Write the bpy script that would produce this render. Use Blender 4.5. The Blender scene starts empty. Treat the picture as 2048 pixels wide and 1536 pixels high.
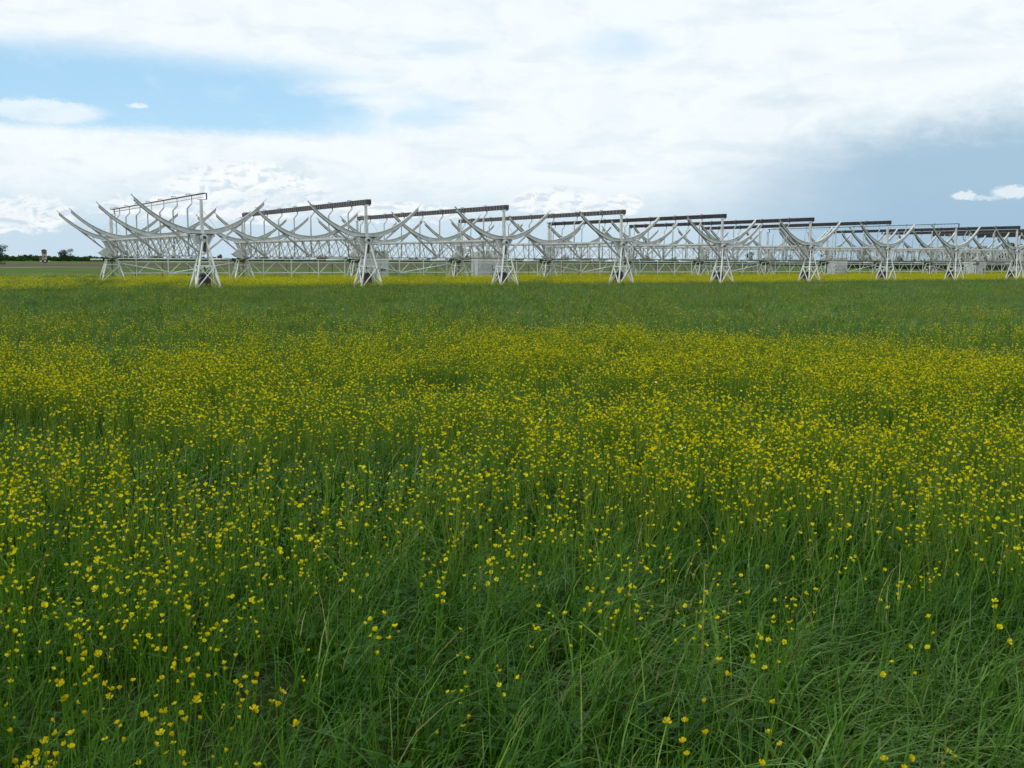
import bpy, math, random
import numpy as np
from mathutils import Vector, Matrix, Euler

SC = bpy.context.scene
COL = SC.collection
R = math.radians

# ------------------------------------------------------------------ camera
F_PX, YAW, PIT, ROL = 2029.2, 0.5785157, 0.1210832, 0.005335
CAM = Vector((-16.667, -57.397, 1.7916))
_c, _s = math.cos(YAW), math.sin(YAW)
FWD = Vector((_s*math.cos(PIT), _c*math.cos(PIT), -math.sin(PIT)))
_R0 = Vector((_c, -_s, 0)); _U0 = _R0.cross(FWD)
RGT = _R0*math.cos(ROL) + _U0*math.sin(ROL)
UPV = -_R0*math.sin(ROL) + _U0*math.cos(ROL)
cd = bpy.data.cameras.new('camera')
cam = bpy.data.objects.new('camera', cd); COL.objects.link(cam)
cd.sensor_width = 36.0; cd.lens = F_PX/2048*36.0
cd.clip_start = 0.05; cd.clip_end = 9000
M = Matrix((RGT, UPV, -FWD)).transposed().to_4x4(); M.translation = CAM
cam.matrix_world = M
SC.camera = cam

def ray(u, v):                    # direction of a photo pixel (2048 x 1536)
    return (FWD + RGT*((u-1024)/F_PX) + UPV*((768-v)/F_PX)).normalized()
def on_y(u, v, y):                # point on the wall-like plane y = const
    d = ray(u, v); return CAM + d*((y-CAM.y)/d.y)
def at_dist(u, dist, z=0.0):      # ground point under pixel column u at a distance
    d = ray(u, 520); h = Vector((d.x, d.y, 0)).normalized()
    p = CAM + h*dist; return Vector((p.x, p.y, z))

# ------------------------------------------------------------------ render look
SC.view_settings.view_transform = 'Standard'
SC.view_settings.look = 'None'
SC.view_settings.exposure = 0.0
SC.view_settings.gamma = 1.0
SC.cycles.max_bounces = 4
SC.cycles.diffuse_bounces = 2
SC.cycles.glossy_bounces = 2
SC.cycles.transmission_bounces = 3
SC.cycles.use_adaptive_sampling = True
SC.cycles.adaptive_threshold = 0.02
SC.cycles.transparent_max_bounces = 4

# ------------------------------------------------------------------ sun + sky
SUN_EL, SUN_AZ = R(48), R(255)     # azimuth clockwise from +Y
sun_dir = Vector((math.sin(SUN_AZ)*math.cos(SUN_EL), math.cos(SUN_AZ)*math.cos(SUN_EL), math.sin(SUN_EL)))
sd = bpy.data.lights.new('sun', 'SUN'); sd.energy = 1.3; sd.angle = R(14); sd.color = (1.0, 0.97, 0.92)
so = bpy.data.objects.new('sun', sd); COL.objects.link(so)
so.rotation_euler = sun_dir.to_track_quat('Z', 'Y').to_euler()

W = bpy.data.worlds.new('World'); SC.world = W; W.use_nodes = True
NT = W.node_tree; NT.nodes.clear()
def nd(t, **kw):
    n = NT.nodes.new(t)
    for k, v in kw.items(): setattr(n, k, v)
    return n
def put(sock, v):
    if hasattr(v, 'is_output') or isinstance(v, bpy.types.NodeSocket): NT.links.new(v, sock)
    else: sock.default_value = v
def m(op, a, b=0.0, c=0.0, clamp=False):
    n = nd('ShaderNodeMath', operation=op, use_clamp=clamp)
    put(n.inputs[0], a)
    if op not in ('SQRT', 'ARCSINE', 'ABSOLUTE'): put(n.inputs[1], b)
    if op in ('MULTIPLY_ADD', 'SMOOTH_MIN', 'SMOOTH_MAX'): put(n.inputs[2], c)
    return n.outputs[0]
def sstep(v, lo, hi, a=0.0, b=1.0):
    n = nd('ShaderNodeMapRange', interpolation_type='SMOOTHSTEP')
    put(n.inputs['Value'], v); put(n.inputs['From Min'], lo); put(n.inputs['From Max'], hi)
    put(n.inputs['To Min'], a); put(n.inputs['To Max'], b)
    return n.outputs[0]
def noise(vec, scale, detail=5, rough=0.55, dist=0.0):
    n = nd('ShaderNodeTexNoise'); put(n.inputs['Vector'], vec)
    n.inputs['Scale'].default_value = scale; n.inputs['Detail'].default_value = detail
    n.inputs['Roughness'].default_value = rough; n.inputs['Distortion'].default_value = dist
    return n.outputs['Fac']
def mixc(f, a, b):
    n = nd('ShaderNodeMix', data_type='RGBA'); put(n.inputs[0], f)
    put(n.inputs[6], a if isinstance(a, bpy.types.NodeSocket) else (*a, 1))
    put(n.inputs[7], b if isinstance(b, bpy.types.NodeSocket) else (*b, 1))
    return n.outputs[2]
tc = nd('ShaderNodeTexCoord')
nrm = nd('ShaderNodeVectorMath', operation='NORMALIZE'); NT.links.new(tc.outputs['Generated'], nrm.inputs[0])
DIR = nrm.outputs[0]
sep = nd('ShaderNodeSeparateXYZ'); NT.links.new(DIR, sep.inputs[0])
AZ0 = m('MULTIPLY', m('ARCTAN2', sep.outputs[0], sep.outputs[1]), 180/math.pi)
EL0 = m('MULTIPLY', m('ARCSINE', sep.outputs[2]), 180/math.pi)
cmb = nd('ShaderNodeCombineXYZ'); put(cmb.inputs[0], AZ0); put(cmb.inputs[1], m('MULTIPLY', EL0, 1.9)); 
AE = cmb.outputs[0]                    # azimuth / stretched elevation: clouds lie flat near the horizon
n1 = noise(AE, 0.22, 6, 0.6); n2 = noise(AE, 0.9, 6, 0.62); n3 = noise(AE, 0.085, 4, 0.5)
AZ = m('ADD', AZ0, m('MULTIPLY', m('SUBTRACT', n1, 0.5), 5.0))
EL = m('ADD', EL0, m('ADD', m('MULTIPLY', m('SUBTRACT', n1, 0.5), 1.1), m('MULTIPLY', m('SUBTRACT', n2, 0.5), 0.55)))
def azel(u, v):
    d = ray(u, v); return math.degrees(math.atan2(d.x, d.y)), math.degrees(math.asin(d.z))
def ell(u, v, hu, hv, lo=0.55, hi=1.25, az=None, el=None):
    a, e = azel(u, v)
    ha = hu/F_PX*57.3*0.9; he = hv/F_PX*57.3
    x = m('DIVIDE', m('SUBTRACT', az or AZ, a), ha); y = m('DIVIDE', m('SUBTRACT', el or EL, e), he)
    r = m('SQRT', m('ADD', m('MULTIPLY', x, x), m('MULTIPLY', y, y)))
    return sstep(r, lo, hi, 1.0, 0.0)
def mx(a, b): return m('MAXIMUM', a, b)
def elv(v): return azel(1024, v)[1]
# blue openings in the cloud cover (shapes of their own, at infinity)
nf = noise(AE, 2.6, 6, 0.6)
EL2 = m('ADD', EL0, m('MULTIPLY', m('SUBTRACT', nf, 0.5), 0.5)); AZ2 = m('ADD', AZ0, m('MULTIPLY', m('SUBTRACT', n2, 0.5), 1.2))
ELg = m('ADD', EL0, m('ADD', m('MULTIPLY', m('SUBTRACT', n1, 0.5), 0.12), m('MULTIPLY', m('SUBTRACT', n2, 0.5), 0.55)))
gap = m('MULTIPLY', ell(150, 192, 860, 104, 0.5, 1.1, AZ, ELg), sstep(AZ, azel(870, 190)[0], azel(600, 190)[0]))
gap = m('MULTIPLY', gap, sstep(AZ0, -25.0, -5.0))
gap = mx(gap, m('MULTIPLY', ell(840, 225, 110, 42, 0.2, 1.2), 0.45))
gap = mx(gap, m('MULTIPLY', ell(1235, 92, 130, 40, 0.1, 1.2), 0.28))
gap = mx(gap, m('MULTIPLY', ell(880, 95, 160, 26, 0.1, 1.2), 0.15))
gap = m('MULTIPLY', gap, sstep(EL2, azel(350, 278)[1], azel(350, 244)[1]))                 # long level lower edge
gap = m('MULTIPLY', gap, m('SUBTRACT', 1.0, m('MULTIPLY', mx(ell(90, 222, 125, 24, 0.65, 1.05, AZ2, EL2), ell(278, 212, 22, 6, 0.4, 1.1, AZ2, EL2)), 0.8)))
gap = m('MULTIPLY', gap, m('SUBTRACT', 1.0, m('MULTIPLY', mx(ell(720, 178, 150, 22, 0.2, 1.2), ell(760, 208, 130, 20, 0.2, 1.2)), 0.8)))
gap = m('MULTIPLY', gap, sstep(noise(AE, 0.4, 7, 0.62, 0.5), 0.68, 0.52, 0.86, 1.0))
# the same sort of openings carry on over the rest of the sky
else_where = m('MULTIPLY', sstep(n3, 0.60, 0.70), sstep(EL0, 15.0, 22.0))
gap = mx(gap, m('MULTIPLY', else_where, 0.8))
# grey-blue rain veil low down on one side
ELv = m('ADD', EL, m('MULTIPLY', m('SUBTRACT', noise(AE, 0.5, 8, 0.6, 0.4), 0.5), 2.6))
veil = m('MULTIPLY', sstep(AZ, azel(1260, 400)[0], azel(1800, 400)[0]), sstep(m('ADD', ELv, m('MULTIPLY', m('SUBTRACT', AZ, azel(1750, 270)[0]), -0.12)), azel(1800, 195)[1], azel(1800, 335)[1]))
veil = m('MULTIPLY', veil, sstep(AZ0, 120.0, 80.0))
puffA = mx(ell(1928, 391, 26, 9, 0.7, 1.05, AZ0, EL2), ell(2022, 384, 40, 14, 0.6, 1.05, AZ0, EL2))
puffA = mx(puffA, m('MULTIPLY', ell(1968, 396, 50, 4, 0.4, 1.1, AZ0, EL2), 0.6))
# pale haze band near the horizon and cumulus heads over it
low = sstep(EL, elv(345), elv(480))
EL3 = m('ADD', EL0, m('MULTIPLY', m('SUBTRACT', noise(AE, 1.3, 8, 0.62), 0.5), 1.9)); AZ3 = m('ADD', AZ0, m('MULTIPLY', m('SUBTRACT', noise(AE, 1.1, 7, 0.6), 0.5), 2.0))
cum = mx(ell(500, 385, 180, 60, 0.75, 1.08, AZ3, EL3), ell(1110, 405, 110, 30, 0.75, 1.08, AZ3, EL3))
cum = mx(cum, mx(ell(1245, 408, 46, 24, 0.7, 1.1, AZ3, EL3), ell(40, 428, 110, 34, 0.7, 1.1, AZ3, EL3)))
cum = mx(cum, mx(ell(300, 415, 120, 22, 0.7, 1.1, AZ3, EL3), ell(800, 425, 170, 20, 0.7, 1.1, AZ3, EL3)))
cum = m('MULTIPLY', cum, sstep(noise(AE, 1.0, 8, 0.65, 0.3), 0.34, 0.60, 0.55, 1.0))
grow = mx(ell(590, 335, 40, 18, 0.2, 1.2, AZ3, EL3), m('MULTIPLY', ell(150, 320, 30, 8, 0.2, 1.2), 0.6))
grow = mx(grow, m('MULTIPLY', ell(560, 395, 130, 16, 0.1, 1.2, AZ3, EL3), 0.8))
wisp = mx(ell(1580, 200, 130, 18, 0.1, 1.2), m('MULTIPLY', ell(1600, 112, 80, 24, 0.1, 1.2), 0.6))
wisp = mx(wisp, m('MULTIPLY', ell(1840, 128, 190, 22, 0.1, 1.2), 0.5))
wisp = mx(wisp, m('MULTIPLY', ell(150, 95, 140, 10, 0.1, 1.2), 0.4))
greys = sstep(noise(AE, 0.30, 8, 0.62, 0.6), 0.46, 0.70)
billow = sstep(noise(AE, 0.7, 8, 0.66, 0.4), 0.42, 0.66)
cl = mixc(m('MULTIPLY', greys, 0.55), (0.92, 0.985, 1.02), (0.76, 0.87, 0.95))
cl = mixc(m('MULTIPLY', billow, 0.1), cl, (0.78, 0.87, 0.93))
def shifted(dx, dy):
    q = nd('ShaderNodeVectorMath', operation='ADD'); NT.links.new(AE, q.inputs[0]); q.inputs[1].default_value = (dx, dy, 0); return q.outputs[0]
cmb2 = nd('ShaderNodeCombineXYZ'); put(cmb2.inputs[0], AZ0); put(cmb2.inputs[1], m('MULTIPLY', EL0, 3.6)); AE2 = cmb2.outputs[0]
q2 = nd('ShaderNodeVectorMath', operation='ADD'); NT.links.new(AE2, q2.inputs[0]); q2.inputs[1].default_value = (0.8, -2.0, 0)
rel1 = m('SUBTRACT', noise(q2.outputs[0], 0.15, 8, 0.55, 0.3), noise(AE2, 0.15, 8, 0.55, 0.3))        # lit crests and shaded bases
rel2 = m('SUBTRACT', noise(shifted(0.2, -0.4), 0.95, 9, 0.62, 0.4), noise(AE, 0.95, 9, 0.62, 0.4))
cl = mixc(m('MULTIPLY', sstep(rel1, 0.0, 0.18), 0.5), cl, (0.74, 0.84, 0.92))
cl = mixc(m('MULTIPLY', m('MULTIPLY', sstep(rel2, 0.0, 0.2), sstep(EL0, 9.0, 3.0)), 0.25), cl, (0.74, 0.84, 0.92))
cl = mixc(m('MULTIPLY', low, 0.9), cl, (0.555, 0.71, 0.83))
cl = mixc(m('MULTIPLY', cum, 0.88), cl, mixc(sstep(rel2, -0.02, 0.14), (0.97, 1.0, 1.01), (0.66, 0.77, 0.86)))
cl = mixc(m('MULTIPLY', grow, 0.6), cl, (0.66, 0.78, 0.87))
cl = mixc(m('MULTIPLY', wisp, 0.6), cl, (0.66, 0.77, 0.86))
cl = mixc(m('MULTIPLY', veil, 0.92), cl, (0.35, 0.53, 0.69))
cl = mixc(m('MULTIPLY', puffA, 0.85), cl, (0.82, 0.90, 0.95))
cl = mixc(m('MULTIPLY', gap, 0.95), cl, (0.42, 0.735, 0.99))              # thin blue veil inside the openings
sky = nd('ShaderNodeTexSky', sky_type='NISHITA', sun_disc=False)
sky.sun_elevation = SUN_EL; sky.sun_rotation = SUN_AZ; sky.air_density = 1.0; sky.dust_density = 0.6; sky.ozone_density = 2.0
bg1 = nd('ShaderNodeBackground'); NT.links.new(sky.outputs[0], bg1.inputs[0]); bg1.inputs[1].default_value = 0.15
bg2 = nd('ShaderNodeBackground'); NT.links.new(cl, bg2.inputs[0]); bg2.inputs[1].default_value = 1.0
msh = nd('ShaderNodeMixShader'); put(msh.inputs[0], m('SUBTRACT', 1.0, m('MULTIPLY', gap, 0.35), clamp=True))
NT.links.new(bg1.outputs[0], msh.inputs[1]); NT.links.new(bg2.outputs[0], msh.inputs[2])
wo = nd('ShaderNodeOutputWorld'); NT.links.new(msh.outputs[0], wo.inputs[0])

# ------------------------------------------------------------------ materials
def new_mat(name):
    mt = bpy.data.materials.new(name); mt.use_nodes = True
    t = mt.node_tree; t.nodes.clear(); return mt, t
def N(t, kind, **kw):
    n = t.nodes.new(kind)
    for k, v in kw.items():
        if k.startswith('i_'): n.inputs[k[2:].replace('_', ' ')].default_value = v
        else: setattr(n, k, v)
    return n
def surf(name, c1, c2, scale=3.0, rough=0.6, spec=0.3, c3=None, s3=30.0, bump=0.0, lo=0.35, hi=0.65, metal=0.0, f3=0.5):
    mt, t = new_mat(name)
    nz = N(t, 'ShaderNodeTexNoise'); nz.inputs['Scale'].default_value = scale; nz.inputs['Detail'].default_value = 6
    geo = N(t, 'ShaderNodeNewGeometry'); t.links.new(geo.outputs['Position'], nz.inputs['Vector'])
    mr = N(t, 'ShaderNodeMapRange'); mr.inputs['From Min'].default_value = lo; mr.inputs['From Max'].default_value = hi
    t.links.new(nz.outputs['Fac'], mr.inputs['Value'])
    mc = N(t, 'ShaderNodeMix', data_type='RGBA'); mc.inputs[6].default_value = (*c1, 1); mc.inputs[7].default_value = (*c2, 1)
    t.links.new(mr.outputs[0], mc.inputs[0]); out = mc.outputs[2]
    if c3:
        z3 = N(t, 'ShaderNodeTexNoise'); z3.inputs['Scale'].default_value = s3; z3.inputs['Detail'].default_value = 8
        t.links.new(geo.outputs['Position'], z3.inputs['Vector'])
        r3 = N(t, 'ShaderNodeMapRange'); r3.inputs['From Min'].default_value = 0.58; r3.inputs['From Max'].default_value = 0.72; r3.inputs['To Max'].default_value = f3
        t.links.new(z3.outputs['Fac'], r3.inputs['Value'])
        m3 = N(t, 'ShaderNodeMix', data_type='RGBA'); m3.inputs[7].default_value = (*c3, 1)
        t.links.new(r3.outputs[0], m3.inputs[0]); t.links.new(out, m3.inputs[6]); out = m3.outputs[2]
    b = N(t, 'ShaderNodeBsdfPrincipled'); b.inputs['Roughness'].default_value = rough; b.inputs['Specular IOR Level'].default_value = spec
    b.inputs['Metallic'].default_value = metal
    t.links.new(out, b.inputs['Base Color'])
    if bump:
        bp = N(t, 'ShaderNodeBump'); bp.inputs['Strength'].default_value = bump; bp.inputs['Distance'].default_value = 0.05
        t.links.new(nz.outputs['Fac'], bp.inputs['Height']); t.links.new(bp.outputs[0], b.inputs['Normal'])
    o = N(t, 'ShaderNodeOutputMaterial'); t.links.new(b.outputs[0], o.inputs[0])
    return mt
MAT = {}
MAT['white'] = surf('white_painted_steel', (0.76, 0.78, 0.76), (0.62, 0.65, 0.64), 1.7, 0.5, 0.35, (0.30, 0.22, 0.16), 2.6, f3=0.6)
MAT['pale'] = surf('pale_galvanised_steel', (0.64, 0.66, 0.65), (0.50, 0.525, 0.525), 2.2, 0.45, 0.4, (0.27, 0.20, 0.15), 2.9, f3=0.65)
MAT['dark'] = surf('dark_steel', (0.05, 0.048, 0.05), (0.085, 0.08, 0.08), 4.0, 0.6, 0.3)
MAT['feed'] = surf('weathered_brown_feed_box', (0.058, 0.055, 0.060), (0.092, 0.088, 0.093), 3.0, 0.65, 0.25)
MAT['feed2'] = surf('weathered_dark_feed_box', (0.028, 0.026, 0.030), (0.048, 0.044, 0.049), 3.0, 0.65, 0.25)
MAT['rim'] = surf('grey_trim', (0.34, 0.33, 0.33), (0.24, 0.23, 0.23), 3.0, 0.6, 0.3)
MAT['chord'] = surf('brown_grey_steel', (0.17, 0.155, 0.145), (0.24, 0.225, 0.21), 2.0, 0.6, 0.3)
MAT['strut'] = surf('shade_toned_strut_steel', (0.36, 0.35, 0.34), (0.27, 0.26, 0.25), 2.0, 0.6, 0.25)  # darker strut steel: underside shade put into the colour
MAT['rubber'] = surf('dark_grey_box_paint', (0.045, 0.043, 0.047), (0.075, 0.07, 0.072), 2.0, 0.7, 0.2)
MAT['wall'] = surf('light_grey_cabin_panel', (0.56, 0.585, 0.59), (0.47, 0.495, 0.50), 0.8, 0.6, 0.3, (0.33, 0.31, 0.29), 4.0, f3=0.4)
MAT['roofdark'] = surf('dark_roof_edge', (0.13, 0.12, 0.12), (0.20, 0.18, 0.17), 4.0, 0.8, 0.2)
MAT['terracotta'] = surf('terracotta_roof', (0.15, 0.10, 0.085), (0.11, 0.08, 0.07), 0.6, 0.85, 0.1)
MAT['plaster'] = surf('old_plaster', (0.46, 0.41, 0.34), (0.32, 0.27, 0.21), 0.5, 0.9, 0.1)
MAT['brick'] = surf('old_brick', (0.17, 0.135, 0.11), (0.12, 0.095, 0.08), 0.7, 0.9, 0.1)
MAT['window'] = surf('dark_window', (0.03, 0.03, 0.035), (0.05, 0.05, 0.055), 1.0, 0.2, 0.5)
MAT['blue'] = surf('blue_sign', (0.015, 0.03, 0.055), (0.02, 0.04, 0.07), 1.0, 0.4, 0.4)
MAT['signwhite'] = surf('white_sign', (0.7, 0.74, 0.76), (0.62, 0.66, 0.68), 1.0, 0.4, 0.4)
MAT['plough'] = surf('ploughed_soil', (0.105, 0.078, 0.055), (0.07, 0.062, 0.04), 0.08, 0.95, 0.1, (0.06, 0.085, 0.03), 0.03, f3=0.6)
MAT['soil'] = surf('meadow_soil', (0.022, 0.026, 0.012), (0.035, 0.040, 0.016), 3.0, 0.95, 0.1)
MAT['track'] = surf('gravel_track', (0.30, 0.27, 0.23), (0.22, 0.20, 0.17), 0.5, 0.95, 0.1)
MAT['bark'] = surf('bark', (0.07, 0.055, 0.04), (0.11, 0.09, 0.07), 3.0, 0.9, 0.1)

def ground_mat():
    mt, t = new_mat('meadow_ground')
    g = N(t, 'ShaderNodeNewGeometry')
    a = N(t, 'ShaderNodeTexNoise'); a.inputs['Scale'].default_value = 0.05; a.inputs['Detail'].default_value = 9; a.inputs['Roughness'].default_value = 0.7
    b = N(t, 'ShaderNodeTexNoise'); b.inputs['Scale'].default_value = 2.5; b.inputs['Detail'].default_value = 8
    t.links.new(g.outputs['Position'], a.inputs['Vector']); t.links.new(g.outputs['Position'], b.inputs['Vector'])
    mc = N(t, 'ShaderNodeMix', data_type='RGBA'); mc.inputs[6].default_value = (0.042, 0.105, 0.014, 1); mc.inputs[7].default_value = (0.10, 0.135, 0.014, 1)
    ra = N(t, 'ShaderNodeMapRange'); ra.inputs['From Min'].default_value = 0.38; ra.inputs['From Max'].default_value = 0.62
    t.links.new(a.outputs['Fac'], ra.inputs['Value']); t.links.new(ra.outputs[0], mc.inputs[0])
    m2 = N(t, 'ShaderNodeMix', data_type='RGBA', blend_type='MULTIPLY'); m2.inputs[0].default_value = 0.7
    rb = N(t, 'ShaderNodeMapRange'); rb.inputs['From Min'].default_value = 0.3; rb.inputs['From Max'].default_value = 0.7; rb.inputs['To Min'].default_value = 0.5; rb.inputs['To Max'].default_value = 1.3
    t.links.new(b.outputs['Fac'], rb.inputs['Value']); t.links.new(mc.outputs[2], m2.inputs[6]); t.links.new(rb.outputs[0], m2.inputs[7])
    p = N(t, 'ShaderNodeBsdfPrincipled'); p.inputs['Roughness'].default_value = 0.95; p.inputs['Specular IOR Level'].default_value = 0.1
    t.links.new(m2.outputs[2], p.inputs['Base Color'])
    o = N(t, 'ShaderNodeOutputMaterial'); t.links.new(p.outputs[0], o.inputs[0]); return mt
MAT['ground'] = ground_mat()

def leaf_mat(name, stops, rough=0.45, spec=0.35, trans=0.3, patch=0.0, patchcol=(0.1, 0.1, 0.05), tboost=(1.2, 1.25, 0.8)):
    """colour from a per-piece 'tint' attribute (0..1) plus a random value per plant"""
    mt, t = new_mat(name)
    at = N(t, 'ShaderNodeAttribute', attribute_name='tint', attribute_type='GEOMETRY')
    oi = N(t, 'ShaderNodeObjectInfo')
    ad = N(t, 'ShaderNodeMath', operation='MULTIPLY_ADD'); ad.inputs[1].default_value = 0.30
    t.links.new(oi.outputs['Random'], ad.inputs[0]); 
    sb = N(t, 'ShaderNodeMath', operation='SUBTRACT'); sb.inputs[1].default_value = 0.15
    t.links.new(at.outputs['Fac'], sb.inputs[0]); t.links.new(sb.outputs[0], ad.inputs[2])
    cr = N(t, 'ShaderNodeValToRGB'); cr.color_ramp.interpolation = 'LINEAR'
    while len(cr.color_ramp.elements) > 2: cr.color_ramp.elements.remove(cr.color_ramp.elements[-1])
    cr.color_ramp.elements[0].position = stops[0][0]; cr.color_ramp.elements[0].color = (*stops[0][1], 1)
    cr.color_ramp.elements[1].position = stops[-1][0]; cr.color_ramp.elements[1].color = (*stops[-1][1], 1)
    for ps, c in stops[1:-1]:
        e = cr.color_ramp.elements.new(ps); e.color = (*c, 1)
    t.links.new(ad.outputs[0], cr.inputs[0]); col = cr.outputs[0]
    if patch:
        g = N(t, 'ShaderNodeNewGeometry'); z = N(t, 'ShaderNodeTexNoise'); z.inputs['Scale'].default_value = 0.22; z.inputs['Detail'].default_value = 5
        t.links.new(g.outputs['Position'], z.inputs['Vector'])
        rm = N(t, 'ShaderNodeMapRange'); rm.inputs['From Min'].default_value = 0.42; rm.inputs['From Max'].default_value = 0.66; rm.inputs['To Max'].default_value = patch
        t.links.new(z.outputs['Fac'], rm.inputs['Value'])
        mm = N(t, 'ShaderNodeMix', data_type='RGBA'); mm.inputs[7].default_value = (*patchcol, 1)
        t.links.new(rm.outputs[0], mm.inputs[0]); t.links.new(col, mm.inputs[6]); col = mm.outputs[2]
    p = N(t, 'ShaderNodeBsdfPrincipled'); p.inputs['Roughness'].default_value = rough; p.inputs['Specular IOR Level'].default_value = spec
    t.links.new(col, p.inputs['Base Color'])
    tr = N(t, 'ShaderNodeBsdfTranslucent')
    mu = N(t, 'ShaderNodeMix', data_type='RGBA', blend_type='MULTIPLY'); mu.inputs[0].default_value = 1; mu.inputs[7].default_value = (*tboost, 1)
    t.links.new(col, mu.inputs[6]); t.links.new(mu.outputs[2], tr.inputs['Color'])
    ms = N(t, 'ShaderNodeMixShader'); ms.inputs[0].default_value = trans
    t.links.new(p.outputs[0], ms.inputs[1]); t.links.new(tr.outputs[0], ms.inputs[2])
    o = N(t, 'ShaderNodeOutputMaterial'); t.links.new(ms.outputs[0], o.inputs[0]); return mt
MAT['grass'] = leaf_mat('grass_blades', [(0.0, (0.016, 0.062, 0.002)), (0.3, (0.036, 0.124, 0.004)), (0.6, (0.074, 0.196, 0.010)), (0.85, (0.130, 0.258, 0.026)), (0.96, (0.19, 0.27, 0.04)), (1.0, (0.27, 0.24, 0.09))],
                        0.32, 0.18, 0.2, 0.45, (0.092, 0.165, 0.030))
MAT['seed'] = leaf_mat('grass_seed_heads', [(0.0, (0.09, 0.14, 0.03)), (1.0, (0.16, 0.16, 0.06))], 0.7, 0.2, 0.2)
MAT['stem'] = leaf_mat('flower_stems', [(0.0, (0.08, 0.19, 0.012)), (1.0, (0.20, 0.30, 0.03))], 0.5, 0.12, 0.2)
MAT['herb'] = leaf_mat('meadow_herb_leaves', [(0.0, (0.016, 0.065, 0.008)), (1.0, (0.045, 0.125, 0.02))], 0.5, 0.12, 0.25)
MAT['petal'] = leaf_mat('buttercup_petals', [(0.0, (0.52, 0.43, 0.002)), (0.5, (0.68, 0.61, 0.003)), (1.0, (0.76, 0.71, 0.008))], 0.4, 0.10, 0.3, tboost=(1.0, 1.0, 1.0))
MAT['petalpale'] = leaf_mat('pale_petals', [(0.0, (0.74, 0.72, 0.35)), (1.0, (0.80, 0.80, 0.55))], 0.4, 0.3, 0.3, tboost=(1.0, 1.0, 1.0))
MAT['centre'] = leaf_mat('buttercup_centres', [(0.0, (0.40, 0.33, 0.01)), (1.0, (0.30, 0.34, 0.03))], 0.6, 0.2, 0.1)
MAT['tree1'] = leaf_mat('dark_tree_leaves', [(0.0, (0.020, 0.045, 0.016)), (0.6, (0.045, 0.080, 0.028)), (1.0, (0.08, 0.12, 0.045))], 0.6, 0.2, 0.25)
MAT['tree2'] = leaf_mat('fresh_tree_leaves', [(0.0, (0.025, 0.06, 0.018)), (0.6, (0.048, 0.10, 0.026)), (1.0, (0.085, 0.135, 0.045))], 0.6, 0.2, 0.25)
MAT['tree3'] = leaf_mat('greyish_budding_twigs', [(0.0, (0.06, 0.062, 0.05)), (1.0, (0.13, 0.13, 0.105))], 0.7, 0.2, 0.2)

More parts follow.
